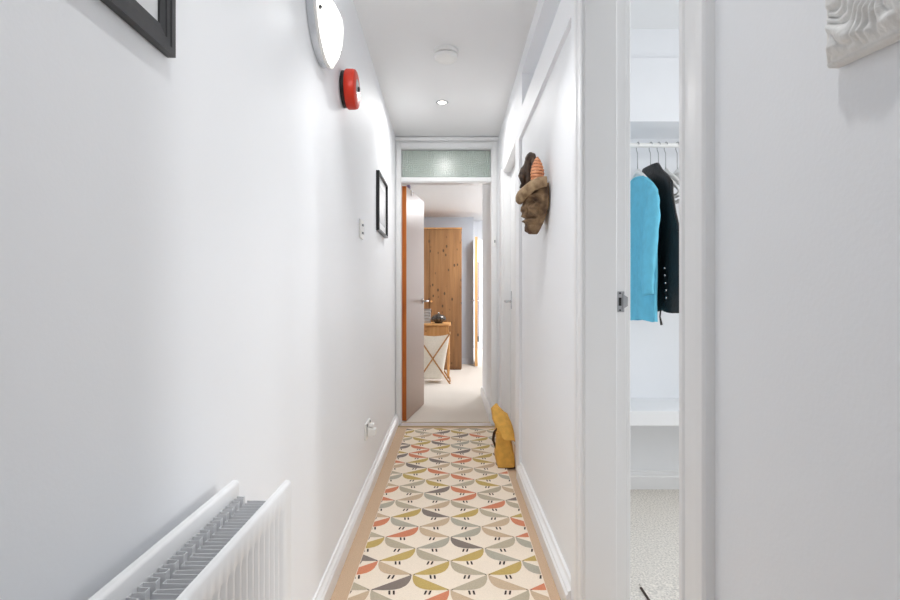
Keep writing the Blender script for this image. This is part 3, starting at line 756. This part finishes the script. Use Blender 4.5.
# ------------------------------------------------------------ bedroom things
wd = empty('wardrobe', (-0.3, 7.85, 0), 'tall knotty pine wardrobe against the blue-grey bedroom wall', 'wardrobe')
b = MB(); b.box(-0.78, 0.157, 7.60, 8.27, 0.012, 2.06); b.build('carcass', 'knotty_pine', wd, bevel=0.004)
MB().box(-0.785, 0.162, 7.585, 8.275, 2.0605, 2.078).build('cornice', 'desk_pine', wd, bevel=0.003)
MB().box(-0.77, 0.147, 7.61, 8.26, 0.0, 0.0118).build('plinth', 'knotty_pine', wd)
for (x0, x1, xh) in ((-0.776, -0.3145, -0.34), (-0.3105, 0.140, -0.285)):
    d = MB(); nP = 5; pw = (x1 - x0) / nP
    for i in range(nP): d.box(x0 + i * pw + 0.0006, x0 + (i + 1) * pw - 0.0006, 7.580, 7.5995, 0.05, 2.045)
    do = d.build('door', 'knotty_pine', wd, bevel=0.0015)
    MB().lathe([(0.010, 0), (0.008, 0.012), (0.016, 0.02), (0.012, 0.028), (0, 0.030)], (xh, 7.580, 1.0), '-Y', 18).build('knob', 'desk_pine', do, smooth='auto')

dk = empty('dressing_table', (-0.3, 7.0, 0), 'pine dressing table with a deep drawer apron in front of the wardrobe', 'table')
dk_ = [(-0.64, 6.72), (-0.3, 6.69), (-0.03, 6.72), (0.0, 6.76), (0.0, 7.33), (-0.64, 7.33)]
MB().prism([(x, y, 0.685) for x, y in dk_], (0, 0, 0.024)).build('tabletop', 'desk_pine', dk, bevel=0.006)
MB().box(-0.61, -0.03, 6.755, 7.30, 0.55, 0.6845).build('apron', 'desk_pine', dk, bevel=0.003)
dw = MB().box(-0.585, -0.055, 6.738, 6.7545, 0.558, 0.680).build('drawer', 'desk_pine', dk, bevel=0.003)
MB().lathe([(0.008, 0), (0.007, 0.01), (0.014, 0.018), (0.010, 0.024), (0, 0.026)], (-0.32, 6.738, 0.62), '-Y', 16).build('knob', 'hamper_wood', dw, smooth='auto')
for (x, y) in ((-0.035, 6.79), (-0.605, 6.79), (-0.035, 7.27), (-0.605, 7.27)):
    pf = [(0.018, 0.0), (0.014, 0.03), (0.018, 0.09), (0.021, 0.10), (0.018, 0.11), (0.015, 0.26), (0.021, 0.27), (0.021, 0.29), (0.017, 0.30), (0.020, 0.46), (0.023, 0.5495)]
    MB().lathe(pf, (x, y, 0), 'Z', 20).build('leg', 'desk_pine', dk, smooth='auto')

ja = empty('glass_jar', (-0.33, 7.0, 0.709), 'square cut glass jar on the dressing table beside the open door', 'jar')
jw = 0.045; jx = -0.318
m = MB(); m.box(jx - jw, jx + jw, 6.95, 7.04, 0.7095, 0.885); m.build('body', 'clear_glass', ja, bevel=0.006)
m = MB()
for z in (0.74, 0.78, 0.82, 0.86):
    for q in range(4): m.lathe([(0.011, 0), (0.008, 0.004), (0, 0.006)], (jx - 0.034 + q * 0.0225, 6.9495, z), '-Y', 10)
m.build('cut_pattern', 'steel', ja, smooth='auto')
m = MB(); m.box(jx - jw - 0.002, jx + jw + 0.002, 6.948, 7.042, 0.8855, 0.902); m.build('lid', 'steel', ja, bevel=0.003)
bo = empty('silver_bowl', (-0.165, 6.95, 0.709), 'dark silver lidded bowl on the dressing table corner', 'bowl')
bx, by = -0.165, 6.93
flu = lambda an, i: 1 + 0.035 * math.cos(16 * an)
MB().lathe([(0.045, 0), (0.048, 0.006), (0.062, 0.02), (0.090, 0.042), (0.097, 0.062), (0.094, 0.075), (0.086, 0.078)], (bx, by, 0.7095), 'Z', 64, flu).build('body', 'bowl_silver', bo, smooth='auto')
lid = MB().lathe([(0.088, 0.0785), (0.090, 0.083), (0.076, 0.100), (0.048, 0.114), (0.018, 0.121), (0.006, 0.124)], (bx, by, 0.7095), 'Z', 64, lambda an, i: 1 + 0.02 * math.cos(16 * an)).build('lid', 'bowl_silver', bo, smooth='auto')
MB().lathe([(0.006, 0.1242), (0.012, 0.130), (0.014, 0.138), (0.009, 0.147), (0, 0.150)], (bx, by, 0.7095), 'Z', 20).build('knob', 'chrome', lid, smooth='auto', label='bright silver knob')

lh = empty('laundry_hamper', (-0.22, 6.46, 0), 'cream cloth laundry hamper on a crossed wooden frame', 'laundry hamper')
hx0, hx1, hy0, hy1 = -0.43, -0.012, 6.30, 6.62
for y in (hy0, hy1):
    for (xa, xb) in ((hx0, hx1), (hx1, hx0)):
        yy = y + (0.014 if xa == hx1 else 0)
        dx = 0.011
        MB().prism([(xa - dx, yy, 0.0), (xa + dx, yy, 0.0), (xb + dx, yy, 0.615), (xb - dx, yy, 0.615)], (0, 0.012, 0)).build('leg', 'hamper_wood', lh, bevel=0.002)
for x in (hx0, hx1):
    MB().tube([(x, hy0 - 0.005, 0.605), (x, hy1 + 0.03, 0.605)], 0.010, 12).build('top_rail', 'hamper_wood', lh, smooth='auto')
    MB().tube([(x, hy0 + 0.03, 0.03), (x, hy1, 0.03)], 0.008, 12).build('foot_rail', 'hamper_wood', lh, smooth='auto')
def bagp(a_, t_):
    an = a_ * 2 * math.pi; c_, s_ = math.cos(an), math.sin(an); e_ = 0.32
    z = 0.055 + 0.535 * t_
    hx = 0.118 + 0.085 * t_ ** 1.4 + 0.010 * math.sin(t_ * 3.1)
    hy = 0.112 + 0.008 * t_
    x = (hx0 + hx1) / 2 + hx * math.copysign(abs(c_) ** e_, c_); y = 6.468 + hy * math.copysign(abs(s_) ** e_, s_)
    z -= 0.030 * t_ * (1 - min(1, abs(x - (hx0 + hx1) / 2) / hx) ** 2)
    n_ = noise.noise(Vector((x * 12, y * 12, z * 6))) * 0.006
    return (x + n_, y + n_, z)
mb = MB(); mb.grid(60, 22, bagp, closed_u=True); mb.f.append(tuple(range(59, -1, -1))); mb.m.append(0)
mb.build('cloth_bag', 'hamper_cloth', lh, smooth=True)

# ------------------------------------------------------------ clothes rail, hangers and clothes in the closet
RYC, RZC = 2.605, 1.795
cr = empty('clothes_rail', (1.2, RYC, RZC), 'white clothes rail across the closet alcove', 'clothes rail')
MB().tube([(0.535, RYC, RZC), (1.885, RYC, RZC)], 0.0115, 16).build('pole', 'plastic_white', cr, smooth='auto')
for x, s_ in ((0.5205, 1), (1.8995, -1)):
    MB().tube([(x, RYC, RZC), (x + s_ * 0.014, RYC, RZC)], 0.026, 20).build('end_socket', 'chrome', cr, smooth='auto')

def make_hanger(x, label, group, mcol='plastic_white', yaw=0.0):
    h = empty('clothes_hanger', (x, RYC, RZC), label, 'clothes hanger', group)
    pts = []
    r_ = 0.0155
    for i in range(13):
        an = R(-20 + i * 16.5)
        pts.append((x, RYC + r_ * math.cos(an), RZC + r_ * math.sin(an)))
    pts = pts[::1]
    tail = [(x, RYC + 0.014, RZC - 0.018), (x, RYC + 0.002, RZC - 0.040), (x, RYC, RZC - 0.130)]
    pts = tail[::-1] + pts
    MB().tube(pts, 0.0021, 8).build('hook', 'steel', h, smooth=True, label='steel wire hook')
    zt = RZC - 0.125
    prof_ = []
    for i in range(21):
        s_ = -1 + i / 10
        prof_.append((x, RYC + 0.185 * s_, zt - 0.012 - 0.130 * abs(s_) ** 1.35))
    b_ = MB(); b_.tube(prof_, [0.0065 + 0.004 * (1 - abs(-1 + i / 10)) for i in range(21)], 10)
    b_.build('shoulder_bar', mcol, h, smooth=True)
    b_ = MB(); b_.tube([(x, RYC - 0.182, zt - 0.140), (x, RYC - 0.16, zt - 0.152), (x, RYC + 0.16, zt - 0.152), (x, RYC + 0.182, zt - 0.140)], 0.0055, 10)
    b_.build('trouser_bar', mcol, h, smooth=True)
    b_ = MB(); b_.prism([(x - 0.003, RYC - 0.115, zt - 0.076), (x - 0.003, RYC, zt - 0.055), (x - 0.003, RYC + 0.115, zt - 0.076), (x - 0.003, RYC + 0.012, zt + 0.006), (x - 0.003, RYC - 0.012, zt + 0.006)], (0.006, 0, 0))
    b_.build('yoke', mcol, h, bevel=0.002)
    return h
def copy_tree(o, parent=None):
    c = o.copy(); COL.objects.link(c)
    if parent: c.parent = parent
    for ch in list(o.children): copy_tree(ch, c)
    return c
GH = 'white hangers on the closet rail'
h0 = make_hanger(0.935, 'white hanger carrying the blue jumper', GH)
h0.rotation_euler = (0, 0, R(5))
for x, lab in ((1.000, 'white hanger carrying the black leather waistcoat'),
               (1.040, 'empty white hanger hanging just behind the black waistcoat'),
               (1.076, 'second empty white hanger to the right of the waistcoat hanger'),
               (1.134, 'empty white hanger, left one of the pair beyond the waistcoat'),
               (1.164, 'empty white hanger farthest right on the rail')):
    c = copy_tree(h0); c.location.x = x; c['label'] = lab; c.rotation_euler = (0, 0, R(8))

def garment(mb, x0, tab, folds, seed, nu=56, nv=70, depth=0.040):
    """hanging garment body: tab rows (z, y_near, y_far, thickness)"""
    z0, z1 = tab[0][0], tab[-1][0]
    def fn(a_, t_):
        z = z0 + (z1 - z0) * t_
        yn, yf, th = interp(tab, z)
        an = a_ * 2 * math.pi; c_, s_ = math.cos(an), math.sin(an)
        y = (yn + yf) / 2 + (yf - yn) / 2 * math.copysign(abs(c_) ** 0.8, c_)
        fo = folds * (1 - t_) ** 0.8
        dx = th * math.copysign(abs(s_) ** 0.7, s_)
        dx += fo * math.sin((y - yn) * 42 + seed + 1.2 * math.sin(z * 5)) + noise.noise(Vector((y * 9, z * 5, seed))) * fo * 0.8
        return (x0 + dx, y, z + 0.006 * math.sin(y * 30 + seed) * (1 - t_))
    mb.grid(nu, nv, fn, closed_u=True)
    return mb
def yaw(mb, x0, deg):
    a_ = R(deg); ca, sa = math.cos(a_), math.sin(a_)
    for v in mb.v:
        dx, dy = v.x - x0, v.y - RYC
        v.x = x0 + dx * ca - dy * sa; v.y = min(RYC + dx * sa + dy * ca, 2.814)
    return mb
# blue jumper
JX, JA = 0.935, 5
jp = empty('blue_jumper', (JX, RYC, 1.0), 'light blue long-sleeved jumper hanging in the closet', 'jumper')
def rows(l): return [(z, RYC - a_, RYC + a_, th) for z, a_, th in l]
mb = garment(MB(), JX, rows([(0.922, 0.200, 0.019), (1.05, 0.190, 0.020), (1.25, 0.186, 0.020), (1.40, 0.196, 0.020), (1.48, 0.204, 0.019),
                        (1.535, 0.198, 0.018), (1.575, 0.155, 0.017), (1.608, 0.105, 0.017), (1.625, 0.080, 0.017)]), 0.010, 0.6)
yaw(mb, JX, JA).build('body', 'blue_knit', jp, smooth=True)
def sleeve(sg):
    y0 = RYC + sg * 0.190
    pts = [(JX, RYC + sg * 0.15, 1.548), (JX - 0.008, y0, 1.475), (JX - 0.020, y0 + sg * 0.012, 1.37), (JX - 0.030, y0 + sg * 0.010, 1.25), (JX - 0.036, y0 + sg * 0.000, 1.14), (JX - 0.034, y0 + sg * 0.010, 1.045)]
    n = 40; P = []; Rr = []
    rad_ = (0.026, 0.052, 0.062, 0.058, 0.054, 0.042)
    for i in range(n):
        f = i / (n - 1) * 5; k = min(4, int(f)); f -= k
        P.append(Vector(pts[k]).lerp(Vector(pts[k + 1]), f)); Rr.append(rad_[k] + (rad_[k + 1] - rad_[k]) * f)
    mb = MB(); mb.tube(P, Rr, 28)
    for i, v in enumerate(mb.v):
        c_ = P[min(n - 1, i // 28)]
        v.x = c_.x + (v.x - c_.x) * 0.44 + noise.noise(v * 16) * 0.006 - 0.006
    return mb
for sg in (-1, 1):
    yaw(sleeve(sg), JX, JA).build('sleeve', 'blue_knit', jp, smooth=True)
mb = MB(); mb.tube([(JX + 0.014 * math.cos(t_ / 24 * 2 * math.pi), RYC + 0.078 * math.sin(t_ / 24 * 2 * math.pi), 1.622 + 0.006 * math.cos(t_ / 12 * 2 * math.pi)) for t_ in range(24)], 0.006, 8, closed=True)
yaw(mb, JX, JA).build('neckband', 'blue_knit', jp, smooth=True)
# black leather waistcoat
VXX, VA = 1.000, 8
vs_ = empty('black_waistcoat', (VXX, RYC, 1.0), 'black leather sleeveless waistcoat hanging behind the blue jumper', 'waistcoat')
tabv = rows([(0.965, 0.262, 0.016), (1.10, 0.260, 0.018), (1.30, 0.255, 0.018), (1.36, 0.245, 0.018), (1.42, 0.222, 0.017), (1.50, 0.200, 0.016),
        (1.575, 0.193, 0.015), (1.61, 0.160, 0.016), (1.645, 0.110, 0.016), (1.69, 0.07, 0.016)])
mb = garment(MB(), VXX, tabv, 0.006, 2.1); yaw(mb, VXX, VA).build('body', 'black_leather', vs_, smooth=True)
for sg in (0, 1):
    mb = MB(); mb.tube([(VXX - 0.002, interp(tabv, z)[sg] + (0.001 if sg == 0 else -0.001), z) for z in [1.33 + i * 0.24 / 20 for i in range(21)]], 0.006, 8)
    yaw(mb, VXX, VA).build('armhole_binding', 'black_leather', vs_, smooth=True)
for i in range(5):
    mb = MB(); mb.lathe([(0.0065, 0), (0.0055, 0.004), (0, 0.005)], (VXX - 0.019, 2.43 + 0.004 * i, 1.03 + 0.035 * i), '-X', 14); yaw(mb, VXX, VA).build('stud', 'chrome', vs_, smooth='auto')
for (y, z0) in ((2.50, 0.90), (2.74, 0.93)):
    mb = MB(); mb.tube([(VXX - 0.005, y, 0.985), (VXX - 0.008, y + 0.004, 0.94), (VXX - 0.004, y - 0.003, z0)], [0.004, 0.004, 0.006], 8); yaw(mb, VXX, VA).build('tie_cord', 'black_leather', vs_, smooth=True)
